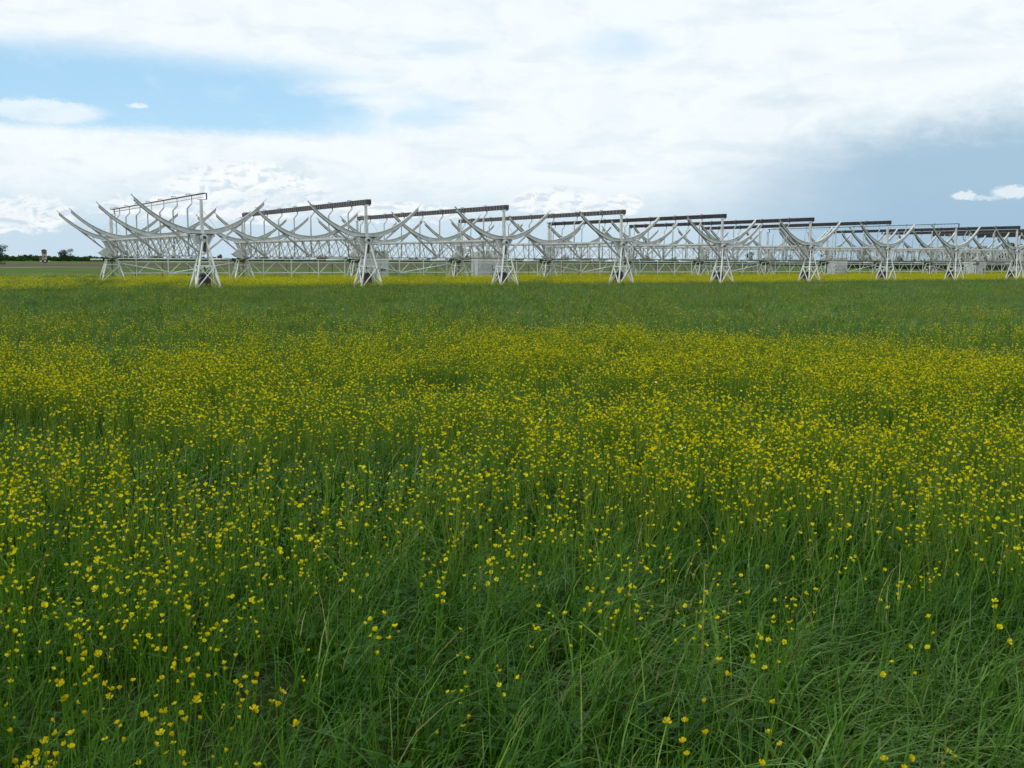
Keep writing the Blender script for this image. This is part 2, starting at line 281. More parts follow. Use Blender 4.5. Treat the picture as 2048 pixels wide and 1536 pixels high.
# ------------------------------------------------------------------ mesh builder
class MB:
    def __init__(s): s.v = []; s.f = []; s.mi = []; s.t = []; s.sm = False
    def add(s, vs, fs, mi=0, tint=None):
        b = len(s.v); s.v += [tuple(p) for p in vs]
        for f in fs: s.f.append(tuple(i+b for i in f)); s.mi.append(mi)
        s.t += [0.5 if tint is None else tint]*len(vs); return s
    def box(s, x0, x1, y0, y1, z0, z1, mi=0):
        vs = [(x, y, z) for z in (z0, z1) for y in (y0, y1) for x in (x0, x1)]
        return s.add(vs, [(0, 2, 3, 1), (4, 5, 7, 6), (0, 1, 5, 4), (2, 6, 7, 3), (0, 4, 6, 2), (1, 3, 7, 5)], mi)
    def bar(s, a, b, w, h=None, mi=0, up=(0, 0, 1), w2=None, h2=None):
        a, b = Vector(a), Vector(b); h = h or w; w2 = w2 or w; h2 = h2 or h
        d = (b-a).normalized(); u = Vector(up)
        if abs(d.dot(u)) > 0.98: u = Vector((0, 1, 0))
        sx = d.cross(u).normalized(); sy = sx.cross(d)
        vs = [a-sx*w/2-sy*h/2, a+sx*w/2-sy*h/2, a+sx*w/2+sy*h/2, a-sx*w/2+sy*h/2,
              b-sx*w2/2-sy*h2/2, b+sx*w2/2-sy*h2/2, b+sx*w2/2+sy*h2/2, b-sx*w2/2+sy*h2/2]
        return s.add(vs, [(3, 2, 1, 0), (4, 5, 6, 7), (0, 1, 5, 4), (1, 2, 6, 5), (2, 3, 7, 6), (3, 0, 4, 7)], mi)
    def angle(s, a, b, w, th=0.012, mi=0, up=(0, 0, 1)):     # L-section steel
        a, b = Vector(a), Vector(b); d = (b-a).normalized(); u = Vector(up)
        if abs(d.dot(u)) > 0.98: u = Vector((0, 1, 0))
        sx = d.cross(u).normalized(); sy = sx.cross(d)
        pr = [(0, 0), (w, 0), (w, th), (th, th), (th, w), (0, w)]
        vs = [p+sx*(x-w/3)+sy*(y-w/3) for p in (a, b) for x, y in pr]
        fs = [(i, (i+1) % 6, (i+1) % 6+6, i+6) for i in range(6)] + [(5, 4, 3, 2, 1, 0), (6, 7, 8, 9, 10, 11)]
        return s.add(vs, fs, mi)
    def tube(s, pts, r, n=8, mi=0):
        pts = [Vector(p) for p in pts]; rings = []
        rr = r if isinstance(r, (list, tuple)) else [r]*len(pts)
        for i, p in enumerate(pts):
            d = (pts[min(i+1, len(pts)-1)]-pts[max(i-1, 0)]).normalized()
            u = Vector((0, 0, 1)) if abs(d.z) < 0.9 else Vector((0, 1, 0))
            sx = d.cross(u).normalized(); sy = sx.cross(d)
            rings.append([p+(sx*math.cos(2*math.pi*k/n)+sy*math.sin(2*math.pi*k/n))*rr[i] for k in range(n)])
        vs = [q for rg in rings for q in rg]; fs = []
        for i in range(len(pts)-1):
            for k in range(n): fs.append((i*n+k, i*n+(k+1) % n, (i+1)*n+(k+1) % n, (i+1)*n+k))
        fs += [tuple(range(n))[::-1], tuple(range((len(pts)-1)*n, len(pts)*n))]
        return s.add(vs, fs, mi)
    def plate(s, poly, y0, y1, mi=0):                       # polygon in x-z with thickness in y
        n = len(poly); vs = [(x, y0, z) for x, z in poly]+[(x, y1, z) for x, z in poly]
        fs = [tuple(range(n)), tuple(range(2*n-1, n-1, -1))]+[(i, i+n, (i+1) % n+n, (i+1) % n) for i in range(n)]
        return s.add(vs, fs, mi)
    def mesh(s, name, mats, smooth=False):
        me = bpy.data.meshes.new(name); me.from_pydata(s.v, [], s.f)
        for k in (mats if isinstance(mats, (list, tuple)) else [mats]): me.materials.append(MAT[k])
        if any(s.mi): me.polygons.foreach_set('material_index', s.mi)
        if any(x != 0.5 for x in s.t):
            a = me.attributes.new('tint', 'FLOAT', 'POINT'); a.data.foreach_set('value', s.t)
        if smooth: me.polygons.foreach_set('use_smooth', [True]*len(s.f))
        me.update(); return me
    def obj(s, name, mats, parent=None, smooth=False):
        o = bpy.data.objects.new(name, s.mesh(name, mats, smooth)); COL.objects.link(o); o.parent = parent; return o
def tag(o, label=None, cat=None, group=None, kind=None):
    if label: o['label'] = label
    if cat: o['category'] = cat
    if group: o['group'] = group
    if kind: o['kind'] = kind
    return o
def empty(name, loc=(0, 0, 0), rz=0.0):
    o = bpy.data.objects.new(name, None); COL.objects.link(o); o.location = loc; o.rotation_euler.z = rz
    o.empty_display_size = 0.3; return o
def copy_tree(o, parent=None, skip=()):
    c = o.copy(); COL.objects.link(c); c.parent = parent
    for ch in o.children:
        if ch.name.split('.')[0] not in skip: copy_tree(ch, c, skip)
    return c
ORD = ['first', 'second', 'third', 'fourth', 'fifth', 'sixth', 'seventh', 'eighth', 'ninth', 'tenth', 'eleventh', 'twelfth',
       'thirteenth', 'fourteenth', 'fifteenth', 'sixteenth', 'seventeenth', 'eighteenth', 'nineteenth', 'twentieth']
ORD += ['twenty-'+q for q in ORD[:9]]

# ------------------------------------------------------------------ ground, fields
g = MB(); S = 6000
g.add([(-S, -S, 0), (S, -S, 0), (S, S, 0), (-S, S, 0)], [(0, 1, 2, 3)])
tag(g.obj('ground', 'ground'), kind='structure')
def strip(name, mat, pix, z):                 # a field outline given by distances along pixel columns
    top = [at_dist(u, d1, z) for u, d0, d1 in pix]; bot = [at_dist(u, d0, z) for u, d0, d1 in pix]
    b = MB(); n = len(pix); b.add(top+bot, [(i+n, i+n+1, i+1, i) for i in range(n-1)])
    return tag(b.obj(name, mat), kind='structure')
strip('ploughed_field', 'plough', [(-700, 235, 340), (-100, 235, 330), (300, 232, 350), (800, 232, 370), (1300, 240, 380), (1560, 245, 330)], 0.008)
strip('farm_track', 'track', [(-700, 206, 216), (60, 214, 226), (110, 222, 231), (300, 225, 230), (800, 225, 230), (1500, 236, 240)], 0.012)

so_ = MB(); so_.add([(CAM.x+30*math.cos(a), CAM.y+30*math.sin(a), 0.004) for a in [2*math.pi*k/48 for k in range(48)]], [tuple(range(48))])
tag(so_.obj('meadow_soil', 'soil'), kind='structure')
# ------------------------------------------------------------------ one trough antenna
NA = 17                      # antennas that show in the photograph
LY = 23.2                    # length between end masts
XC = 0.10                    # axis of the reflector
def ztop(x): return 3.38+0.131*(x-XC)**2
def make_rib(y, parent, strong):
    b = MB(); n = 56
    xs = [XC-3.74+7.48*i/n for i in range(n+1)]
    dep = lambda x: 0.30-0.036*abs(x-XC)
    zb = lambda x: max(3.20, ztop(x)-dep(x))
    tw = 0.035
    wx = [x for x in xs if abs(x-XC) < 3.67]
    for i in range(len(wx)-1):                 # web
        a, c = wx[i], wx[i+1]
        vs = [(a, y-tw, zb(a)), (c, y-tw, zb(c)), (c, y-tw, ztop(c)), (a, y-tw, ztop(a)), (a, y+tw, zb(a)), (c, y+tw, zb(c)), (c, y+tw, ztop(c)), (a, y+tw, ztop(a))]
        fs = [(0, 1, 2, 3), (7, 6, 5, 4)]
        if i == 0: fs.append((0, 3, 7, 4))
        if i == len(wx)-2: fs.append((1, 5, 6, 2))
        b.add(vs, fs)
    for fn, off, hw, th, lst in ((ztop, 0.0, 0.085, 0.022, xs), (zb, -0.022, 0.075, 0.022, wx)):   # flanges
        for i in range(len(lst)-1):
            a, c = lst[i], lst[i+1]
            za, zc = fn(a)+off, fn(c)+off
            if fn is ztop: za += 0.001; zc += 0.001
            vs = [(a, y-hw, za), (c, y-hw, zc), (c, y+hw, zc), (a, y+hw, za), (a, y-hw, za+th), (c, y-hw, zc+th), (c, y+hw, zc+th), (a, y+hw, za+th)]
            fs = [(3, 2, 1, 0), (4, 5, 6, 7), (0, 1, 5, 4), (2, 3, 7, 6)]
            if i == 0: fs.append((0, 4, 7, 3))
            if i == len(lst)-2: fs.append((1, 2, 6, 5))
            b.add(vs, fs, 1 if fn is zb else 0)  # lower flange brown-grey: rust, with underside shade put into the colour
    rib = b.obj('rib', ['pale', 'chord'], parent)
    for sg, xr, zr in ((-1, -2.25, 3.93), (1, 2.35, 3.80)):
        st = MB(); st.bar((XC+sg*0.03, y+0.02, 2.02), (xr, y+0.02, zr), 0.075, 0.10); st.obj('strut', 'strut' if sg < 0 else 'pale', rib)  # left strut has its shade painted in, right one stays pale
        k = MB(); k.bar((XC+sg*0.66, y+0.02, 3.16), (XC+sg*0.04, y+0.02, 2.05), 0.07, 0.09); k.obj('knee_brace', 'pale', rib)
    sp = MB(); sp.bar((-1.32, y+0.02, 3.42), (-1.02, y+0.02, 2.95), 0.04); sp.obj('spacer', 'pale', rib)
    return rib
def make_antenna():
    root = empty('trough_antenna')
    for y in (0.0, 9.1, 18.2, LY-0.25): make_rib(y, root, y == 0)
    for sx in (-0.58, 0.78):                                # the two upper chords
        c = MB(); c.box(sx-0.06, sx+0.06, 0.10, LY-0.1, 3.06, 3.17); uc = c.obj('upper_chord', 'pale', root)
        c = MB(); c.box(sx-0.065, sx+0.065, 0.10, LY-0.1, 3.03, 3.058); c.obj('chord_flange', 'chord', uc)
    c = MB(); c.box(XC-0.06, XC+0.06, 0.35, LY+0.15, 1.915, 1.985); c.obj('lower_chord', 'chord', root)
    p = 1.425; y0 = 0.3
    for k in range(16):
        for sx in (-0.58, 0.78):
            for (ya, yb) in ((y0+p*k, y0+p*(k+0.46)), (y0+p*(k+1), y0+p*(k+0.54))):
                d = MB(); d.bar((sx*0.95+0.005, ya, 3.05), (XC+math.copysign(0.05, sx-XC), yb, 1.985), 0.046, 0.046); d.obj('lattice_bar', 'pale', root)
    for k in range(17):
        d = MB(); d.bar((-0.52, y0+p*k, 3.10), (0.72, y0+p*k, 3.10), 0.04); d.obj('cross_bar', 'pale', root)
    for k in range(8):                                       # gusset feet on the lower chord
        pass
    # end masts
    for y, w0, w1 in ((0.0, 0.20, 0.125), (LY, 0.20, 0.14)):
        d = MB(); d.bar((XC, y, 3.19), (XC, y, 5.055), w0, w0, w2=w1, h2=w1, up=(0, 1, 0)); mst = d.obj('mast', 'pale', root)
        t = MB(); t.box(-0.10, 0.40, y-0.05, y+0.05, 5.058, 5.085); t.obj('mast_cap', 'rim', mst)
        w = MB(); w.tube([(XC+0.06, y, 4.5), (XC+0.95, y+0.02, 3.30)], 0.012, 5); w.tube([(XC-0.06, y, 4.5), (XC-0.9, y+0.02, 3.30)], 0.009, 5); w.obj('stay_cable', 'pale', mst)
    # S-bent posts that carry the feed line
    for k in range(8):
        y = 2.42+3.08*k if k < 7 else 22.35
        d = MB(); d.tube([(XC-0.1, y, 1.995), (XC-0.1, y, 4.66), (XC+0.17, y, 4.97), (XC+0.17, y, 5.135)], 0.048, 7); d.obj('feed_post', 'pale', root, True)
        h = MB(); h.box(-0.12, 0.14, y-0.24, y-0.20, 5.455, 5.49); h.box(-0.12, -0.09, y-0.24, y-0.20, 5.30, 5.453); h.obj('hanger', 'rim', root)
    # near end plates and bearing
    d = MB(); d.plate([(-0.20, 3.19), (0.10, 3.19), (0.02, 2.62), (-0.30, 2.58), (-0.36, 2.78)], 0.10, 0.13); d.plate([(0.30, 3.19), (0.74, 3.19), (0.48, 2.62), (0.30, 2.50)], 0.10, 0.13); d.obj('gusset', 'pale', root)
    d = MB(); d.tube([(0.16, -0.24, 2.98), (0.16, 0.16, 2.98)], 0.19, 16); hub = d.obj('bearing_housing', 'pale', root, False)
    d = MB(); d.tube([(0.16, -0.30, 2.98), (0.16, -0.235, 2.98)], 0.09, 12); d.obj('shaft_end', 'dark', hub)
    d = MB(); d.box(-0.52, 0.72, 0.03, 0.12, 3.145, 3.185); d.obj('end_beam', 'dark', root)
    # far end: fan of plates, slanted counterweight box, toothed sector
    Y = LY-0.25
    d = MB(); d.plate([(-0.62, 3.16), (-0.28, 3.16), (0.16, 1.82), (0.0, 1.82)], Y+0.10, Y+0.13); d.obj('end_plate', 'pale', root)
    d = MB(); d.plate([(-0.18, 3.17), (0.46, 3.17), (0.22, 1.84), (0.10, 1.84)], Y+0.16, Y+0.19); d.obj('end_plate', 'pale', root)
    d = MB(); d.plate([(0.50, 2.95), (0.84, 2.75), (0.34, 1.86), (0.20, 1.84)], Y+0.10, Y+0.13); d.obj('end_plate', 'pale', root)
    d = MB(); d.plate([(-0.98, 2.22), (-0.42, 2.62), (0.02, 1.86), (-0.10, 1.80), (-0.66, 1.98)], Y-0.35, Y+0.06); d.obj('counterweight_box', 'pale', root)
    d = MB(); n = 22
    for i in range(n):
        a0, a1 = R(-6-82*i/n), R(-6-82*(i+0.55)/n); a2 = R(-6-82*(i+1)/n)
        q = lambda r, a: (XC+r*math.cos(a), 3.0+r*math.sin(a))
        d.plate([q(1.16, a0), q(1.27, a0), q(1.27, a1), q(1.21, a1), q(1.21, a2), q(1.16, a2)], Y+0.30, Y+0.36)
    d.obj('gear_sector', 'dark', root)
    d = MB(); d.bar((XC, Y+0.33, 2.9), (XC+1.17*math.cos(R(-12)), Y+0.33, 3.0+1.17*math.sin(R(-12))), 0.05); d.bar((XC, Y+0.33, 2.9), (XC+1.17*math.cos(R(-50)), Y+0.33, 3.0+1.17*math.sin(R(-50))), 0.05); d.obj('sector_spoke', 'pale', root)
    return root
def boxed_feed(root, mat):
    b = MB(); b.box(0.165, 0.405, -0.10, LY+0.12, 5.145, 5.425); fb = b.obj('feed_box', mat, root)
    r = MB(); r.box(0.150, 0.420, -0.115, LY+0.135, 5.428, 5.452); r.obj('lid', 'rim', fb)
    for y0, y1 in ((-0.125, -0.103), (LY+0.123, LY+0.145)):
        e = MB(); e.box(0.155, 0.415, y0, y1, 5.135, 5.426); e.obj('end_cap', mat, fb)
    s = MB()
    for k in range(58):
        y = 0.2+k*0.395; s.box(0.147, 0.163, y, y+0.045, 5.15, 5.424)
    tag(s.obj('seam_strip', 'rim' if mat == 'feed' else 'feed', fb), kind='stuff')
    for y in (0.0, LY):
        t = MB(); t.box(0.30, 0.36, y-0.06, y+0.02, 5.087, 5.143); t.obj('support_block', 'rim', fb)
def open_feed(root):
    b = MB(); b.box(0.20, 0.30, -0.10, LY+0.12, 5.385, 5.445); fb = b.obj('feed_rail', 'dark', root)
    for y in (-0.06, LY+0.04):
        e = MB(); e.box(0.37, 0.42, y-0.04, y+0.04, 5.087, 5.44); e.box(0.302, 0.369, y-0.04, y+0.04, 5.395, 5.44); e.obj('end_bracket', 'dark', fb)
    d = MB()
    for k in range(66):
        y = 0.3+k*0.345; d.box(0.245, 0.255, y, y+0.012, 5.22, 5.384); d.box(0.14, 0.36, y-0.004, y+0.016, 5.205, 5.219)
    tag(d.obj('dipole_comb', 'rim', fb), kind='stuff')
    for k in range(7):
        y = 2.42+3.08*k; h = MB(); h.box(0.24, 0.285, y-0.02, y+0.02, 5.137, 5.383); h.obj('rail_stub', 'pale', fb)

proto = make_antenna()
open_i = (0, 7)
roots = []
for i in range(NA):
    r_ = proto if i == 0 else copy_tree(proto)
    roots.append(r_)
fb_src = {}
def child(o, nm): return [c for c in o.children if c.name.split('.')[0] == nm][0]
for i, r_ in enumerate(roots):
    r_.location = (10.0*i, 0, 0)
    kind = 'open' if i in open_i else ('feed' if i < 4 else 'feed2')
    if kind not in fb_src:
        (open_feed(r_) if kind == 'open' else boxed_feed(r_, kind)); fb_src[kind] = child(r_, 'feed_rail' if kind == 'open' else 'feed_box')
    else:
        copy_tree(fb_src[kind], r_)
    fdesc = 'with a thin open feed rail' if kind == 'open' else ('with a brown boxed feed line' if kind == 'feed' else 'with a blackish boxed feed line')
    who = ORD[i]+" from the row's open end"
    tag(r_, 'white trough antenna, '+who+', '+fdesc, 'antenna', 'trough antennas standing in one row')

# ------------------------------------------------------------------ stands, dark boxes, girders
def pyramid(root, cx, cy, a0, b0, a1, b1, zt, zm, leg, brace):
    def pt(sx, sy, z):
        f = 1-z/zt; return Vector((cx+sx*(a0+(a1-a0)*f), cy+sy*(b0+(b1-b0)*f), z))
    cs = [(-1, -1), (1, -1), (1, 1), (-1, 1)]
    for sx, sy in cs:
        d = MB(); d.bar(pt(sx, sy, 0), pt(sx, sy, zt), leg, leg); d.obj('leg', 'white', root)
        f = MB(); p = pt(sx, sy, 0); f.box(p.x-0.13, p.x+0.13, p.y-0.13, p.y+0.13, -0.05, 0.06); f.obj('foot', 'pale', root)
    for k in range(4):
        p, q = cs[k], cs[(k+1) % 4]; o = 0.03 if k % 2 else -0.03
        d = MB(); d.bar(pt(*p, zm), pt(*q, zm), brace, brace*1.1); d.obj('tie', 'white', root)
        sh = Vector((0, -0.045, 0)) if k == 0 else (Vector((0.045, 0, 0)) if k == 1 else (Vector((0, 0.045, 0)) if k == 2 else Vector((-0.045, 0, 0))))
        d = MB(); d.bar(pt(*p, 0.10)+sh, pt(*q, zm-0.05)+sh, brace, brace*0.6); d.obj('brace', 'white', root)
        d = MB(); d.bar(pt(*q, 0.10)-sh*0.3, pt(*p, zm-0.05)-sh*0.3, brace, brace*0.6); d.obj('brace', 'white', root)
def tall_stand():
    root = empty('tall_stand'); pyramid(root, 0.2, 0.0, 0.11, 0.13, 0.74, 0.60, 2.76, 1.40, 0.085, 0.062)
    d = MB(); d.box(0.05, 0.35, -0.20, 0.20, 2.745, 2.80); d.box(0.06, 0.10, -0.17, 0.17, 2.802, 2.93); d.box(0.26, 0.30, -0.17, 0.17, 2.802, 2.93); d.obj('bearing_seat', 'white', root)
    d = MB(); d.box(0.12, 0.28, -0.05, 0.05, 2.2, 2.70); d.obj('apex_dark_block', 'dark', root)  # plain dark block filling the dark inside under the apex
    return root
def short_stand():
    root = empty('short_stand'); pyramid(root, XC-0.05, LY+0.05, 0.36, 0.26, 0.86, 0.62, 1.70, 1.33, 0.07, 0.05)
    d = MB(); d.box(XC-0.46, XC+0.36, LY-0.26, LY+0.36, 1.70, 1.75); d.obj('table', 'white', root)
    d = MB(); d.tube([(XC-0.05, LY-0.30, 1.66), (XC-0.05, LY+0.40, 1.66)], 0.11, 12); d.obj('pinion', 'dark', root)
    d = MB(); d.box(XC-0.10, XC+0.02, LY-0.12, LY-0.02, 0.0, 1.54); d.obj('drive_column', 'chord', root)
    return root
def dark_box():
    b = MB(); x0, x1, y0, y1 = 0.02, 0.62, 0.30, 0.86
    vs = [(x0, y0, 0), (x1, y0, 0), (x1, y1, 0), (x0, y1, 0), (x0+0.07, y0+0.05, 0.93), (x1-0.02, y0+0.05, 0.98), (x1-0.02, y1-0.03, 0.98), (x0+0.07, y1-0.03, 0.93)]
    b.add(vs, [(3, 2, 1, 0), (4, 5, 6, 7), (0, 1, 5, 4), (1, 2, 6, 5), (2, 3, 7, 6), (3, 0, 4, 7)])
    root = empty('junction_box'); b.obj('casing', 'rubber', root)
    l = MB(); l.box(x0+0.04, x1+0.01, y0+0.02, y1, 0.985, 1.01); l.obj('lid', 'dark', root)
    p = MB(); p.bar((0.42, 0.62, 1.012), (0.30, 0.50, 1.42), 0.06); p.obj('conduit', 'dark', root)
    return root
ts, ss, db = tall_stand(), short_stand(), dark_box()
for i in range(NA):
    a = ts if i == 0 else copy_tree(ts); b = ss if i == 0 else copy_tree(ss); c = db if i == 0 else copy_tree(db)
    for o in (a, b, c): o.location = (10.0*i, 0, 0)
    w = ORD[i]+' antenna from the open row end'
    tag(a, 'tall narrow white four-legged stand carrying the '+w, 'stand', 'tall stands under the antennas')
    tag(b, 'short wide white stand with black pinion under the '+w, 'stand', 'short stands under the antennas')
    tag(c, 'dark grey box at the foot of the '+ORD[i]+' tall stand from the row end', 'box', 'dark boxes beside the tall stands')
GY = LY+0.45
def girder(long_ties):
    root = empty('girder')
    d = MB(); d.tube([(0.55, GY, 1.78), (7.4, GY, 1.78)], 0.048, 8); d.obj('drive_shaft', 'white', root, True)
    d = MB(); d.tube([(7.401, GY, 1.77), (9.3, GY, 1.77)], 0.085, 10); d.obj('shaft_sleeve', 'white', root, True)
    d = MB(); d.box(0.5, 9.45, GY-0.04, GY+0.04, 1.53, 1.61); d.obj('top_rail', 'white', root)
    d = MB(); d.box(0.9, 9.0, GY-0.035, GY+0.035, 0.66, 0.74); d.obj('bottom_rail', 'white', root)
    for k in range(4):
        x = 1.9+2.39*k
        if x > 9.2: x = 9.1
        p = MB(); p.box(x-0.035, x+0.035, GY-0.09, GY-0.045, 0.0, 1.74); p.obj('post', 'white', root)
        for sg in (-1, 1):
            xt = x+sg*1.06
            if 0.5 < xt < 9.5:
                e = MB(); e.bar((x+sg*0.08, GY+0.06, 0.60), (xt, GY+0.06, 1.56), 0.05); e.obj('diagonal', 'white', root)
    if long_ties:
        for xa, za, xb in ((0.45, 1.48, 4.55), (9.4, 1.48, 4.65)):
            e = MB(); e.tube([(xa, GY-0.16, za), (xb, GY-0.16, 0.72)], 0.045, 7); e.obj('long_tie', 'white', root, True)
        e = MB(); e.box(4.25, 4.95, GY-0.22, GY-0.10, 0.62, 0.74); e.obj('tie_coupling', 'pale', root)
    return root
ga, gb = girder(True), girder(False)
for i in range(NA-1):
    s_ = ga if i % 2 == 0 else gb
    o = s_ if i < 2 else copy_tree(s_)
    o.location = (10.0*i, 0, 0)
    tag(o, 'white girder '+('with long slanting ties ' if i % 2 == 0 else '')+'between '+ORD[i]+' and '+ORD[i+1]+' antennas from the open end', 'girder', 'girders linking the short stands')
d = MB(); d.tube([(-1.35, GY, 1.70), (-0.5, GY, 1.70)], 0.06, 8); o = d.obj('shaft_stub', 'white')
tag(o, 'short white pipe sticking out past the first short stand into the open field', 'pipe')

# thin wire fence behind the girders
fr = empty('wire_fence', (0, 25.2, 0))
pm = MB(); pm.box(-0.022, 0.022, -0.022, 0.022, 0, 1.42); fpm = pm.mesh('post', 'dark')
for k in range(80):
    o = bpy.data.objects.new('post', fpm); COL.objects.link(o); o.parent = fr; o.location = (2.2+2.05*k, random.Random(k).uniform(-0.03, 0.03), 0)
for z in (0.55, 0.95, 1.35):
    wm = MB(); wm.box(2.2, 164.2, -0.032, -0.026, z-0.003, z+0.003); wm.obj('wire', 'dark', fr)
tag(fr, 'low wire fence with thin dark posts running behind the white girders', 'fence')

# ------------------------------------------------------------------ cabins
def cabin(x, y, w, dpt, h, label, style):
    root = empty('equipment_cabin', (x, y, 0))
    b = MB(); b.box(0, w, 0, dpt, 0, h-0.14); b.obj('wall', 'wall', root)
    n = max(3, int(w/0.6))
    for k in range(n+1):
        s = MB(); xx = k*w/n; s.box(xx-0.02, xx+0.02, -0.022, -0.002, 0.05, h-0.15); s.obj('panel_joint', 'wall', root)
    dx = w*0.22; p = MB(); p.box(dx, dx+0.8, -0.05, -0.024, 0.12, 2.0); dr = p.obj('door', 'wall', root)
    q = MB(); q.box(dx+0.70, dx+0.74, -0.085, -0.052, 1.0, 1.14); q.obj('handle', 'dark', dr)
    q = MB(); q.box(w*0.66, w*0.66+0.22, -0.06, -0.024, 0.85, 0.98); q.obj('vent', 'dark', root)
    q = MB(); q.box(w*0.66+0.3, w*0.66+0.44, -0.06, -0.024, 0.85, 0.95); q.obj('vent', 'dark', root)
    r = MB()
    if style == 'corrugated':
        m_ = 14
        for k in range(m_):
            x0 = -0.12+(w+0.24)*k/m_; x1 = -0.12+(w+0.24)*(k+0.62)/m_
            r.box(x0, x1, -0.16, dpt+0.16, h-0.07, h+0.0)
        r.box(-0.13, w+0.13, -0.15, dpt+0.15, h-0.135, h-0.072); r.obj('roof', 'roofdark', root)
    elif style == 'rounded':
        pts = [(w*0.5+w*0.52*math.cos(a), h-0.14+0.18*math.sin(a)) for a in [math.pi*k/12 for k in range(13)]]
        r.plate(pts, -0.06, dpt+0.06); r.obj('roof', 'wall', root)
    else:
        r.box(-0.08, w+0.08, -0.08, dpt+0.08, h-0.135, h-0.06); r.obj('roof', 'wall', root)
    return tag(root, label, 'cabin', 'equipment cabins behind the antennas')
cabin(22.0, 25.7, 2.25, 1.5, 2.58, 'light grey cabin with dark ribbed roof edge between the third and fourth antennas', 'corrugated')
cabin(33.65, 25.7, 2.7, 1.2, 2.70, 'grey panelled cabin with low rounded roof behind the fourth antenna', 'rounded')
cabin(84.9, 25.7, 2.0, 1.3, 2.40, 'small pale flat-roofed cabin behind the ninth antenna', 'flat')
cabin(113.9, 25.7, 2.4, 1.8, 2.35, 'pale flat-roofed cabin in front of the dark trees behind the twelfth antenna', 'flat')

# ------------------------------------------------------------------ far buildings and sign
def far_house(u, dist, w, dpt, h, rh, rz, label, hip=True, wing=None):
    root = empty('farmhouse', at_dist(u, dist), rz)
    b = MB(); b.box(-w/2, w/2, -dpt/2, dpt/2, 0, h); b.obj('wall', 'plaster', root)
    o = 0.6; r = MB(); ins = w*0.3 if hip else 0.0
    vs = [(-w/2-o, -dpt/2-o, h), (w/2+o, -dpt/2-o, h), (w/2+o, dpt/2+o, h), (-w/2-o, dpt/2+o, h), (-w/2-o+ins, 0, h+rh), (w/2+o-ins, 0, h+rh)]
    r.add(vs, [(3, 2, 1, 0), (0, 1, 5, 4), (1, 2, 5), (2, 3, 4, 5), (3, 0, 4)]); rf = r.obj('roof', 'terracotta', root)
    c = MB(); c.box(-w*0.1, -w*0.1+0.7, 0.5, 1.2, h+rh*0.5, h+rh+0.7); c.obj('chimney', 'brick', rf)
    for k in range(4):
        x = -w/2+w*(k+0.5)/4; q = MB(); q.box(x-0.5, x+0.5, -dpt/2-0.05, -dpt/2+0.05, h*0.5, h*0.5+1.4); q.obj('window', 'window', root)
    if wing:
        b = MB(); b.box(w/2+0.02, w/2+wing, -dpt*0.4, dpt*0.4, 0, h*0.55); b.obj('wing_wall', 'plaster', root)
        r = MB(); x0, x1, z = w/2+0.65, w/2+wing+o, h*0.55
        r.add([(x0, -dpt*0.4-o, z), (x1, -dpt*0.4-o, z), (x1, dpt*0.4+o, z), (x0, dpt*0.4+o, z), (x0, 0, z+rh*0.6), (x1, 0, z+rh*0.6)], [(3, 2, 1, 0), (0, 1, 5, 4), (1, 2, 5), (2, 3, 4, 5), (3, 0, 4)]); r.obj('wing_roof', 'terracotta', root)
    return tag(root, label, 'house')
far_house(645, 700, 6.5, 7, 3.0, 1.9, -0.55, 'long red-roofed farmhouse with a lower wing, far behind the second antenna', True, 11.5)
far_house(943, 720, 6.0, 6, 3.6, 1.6, -0.6, 'small red-roofed house half hidden behind the rounded grey cabin', False)
far_house(1176, 700, 4.0, 5, 2.6, 1.2, -0.7, 'tiny distant house with red roof behind the fifth antenna', False)
tr_ = empty('brick_turret', at_dist(89, 640), R(-12))
b = MB(); b.box(-1.9, 1.9, -1.9, 1.9, 0, 5.0); b.obj('lower_wall', 'plaster', tr_)
b = MB(); b.box(-2.0, 2.0, -2.0, 2.0, 5.01, 7.3); b.obj('upper_wall', 'brick', tr_)
b = MB(); b.add([(-2.4, -2.4, 7.31), (2.4, -2.4, 7.31), (2.4, 2.4, 7.31), (-2.4, 2.4, 7.31), (0, 0, 8.0)], [(3, 2, 1, 0), (0, 1, 4), (1, 2, 4), (2, 3, 4), (3, 0, 4)]); b.obj('roof', 'terracotta', tr_)
for zz in (5.5, 2.9):
    q = MB(); q.box(-0.55, 0.55, -2.06, -1.96 if zz < 5 else -1.995, zz-0.6, zz+0.6); q.obj('window', 'window', tr_)
q = MB(); q.box(-4.2, -2.02, -1.4, 1.4, 0, 2.6); q.obj('lean_to', 'brick', tr_)
tag(tr_, 'square brick and plaster turret with low roof at the far edge of the field', 'turret')
tr_.scale = (0.64, 0.64, 0.86)
sg = empty('field_sign', at_dist(90, 300), R(-10))
q = MB()
q.plate([(0.82*math.cos(2*math.pi*k/20), 1.0+0.46*math.sin(2*math.pi*k/20)) for k in range(20)], -0.03, 0.03); q.obj('disc', 'blue', sg)
q = MB(); q.plate([(0.2*math.cos(2*math.pi*k/12), 1.0+0.2*math.sin(2*math.pi*k/12)) for k in range(12)], -0.045, -0.032); q.obj('emblem', 'signwhite', sg)
q = MB(); q.plate([(-1.25, 1.0), (-0.85, 1.2), (-0.85, 0.8)], -0.03, 0.03); q.plate([(1.25, 1.0), (0.85, 0.8), (0.85, 1.2)], -0.03, 0.03); q.obj('side_arrow', 'signwhite', sg)
q = MB(); q.box(-0.05, 0.05, 0.035, 0.1, 0, 1.4); q.obj('post', 'dark', sg)
tag(sg, 'small dark blue disc sign with white centre standing in the field before the turret', 'sign')

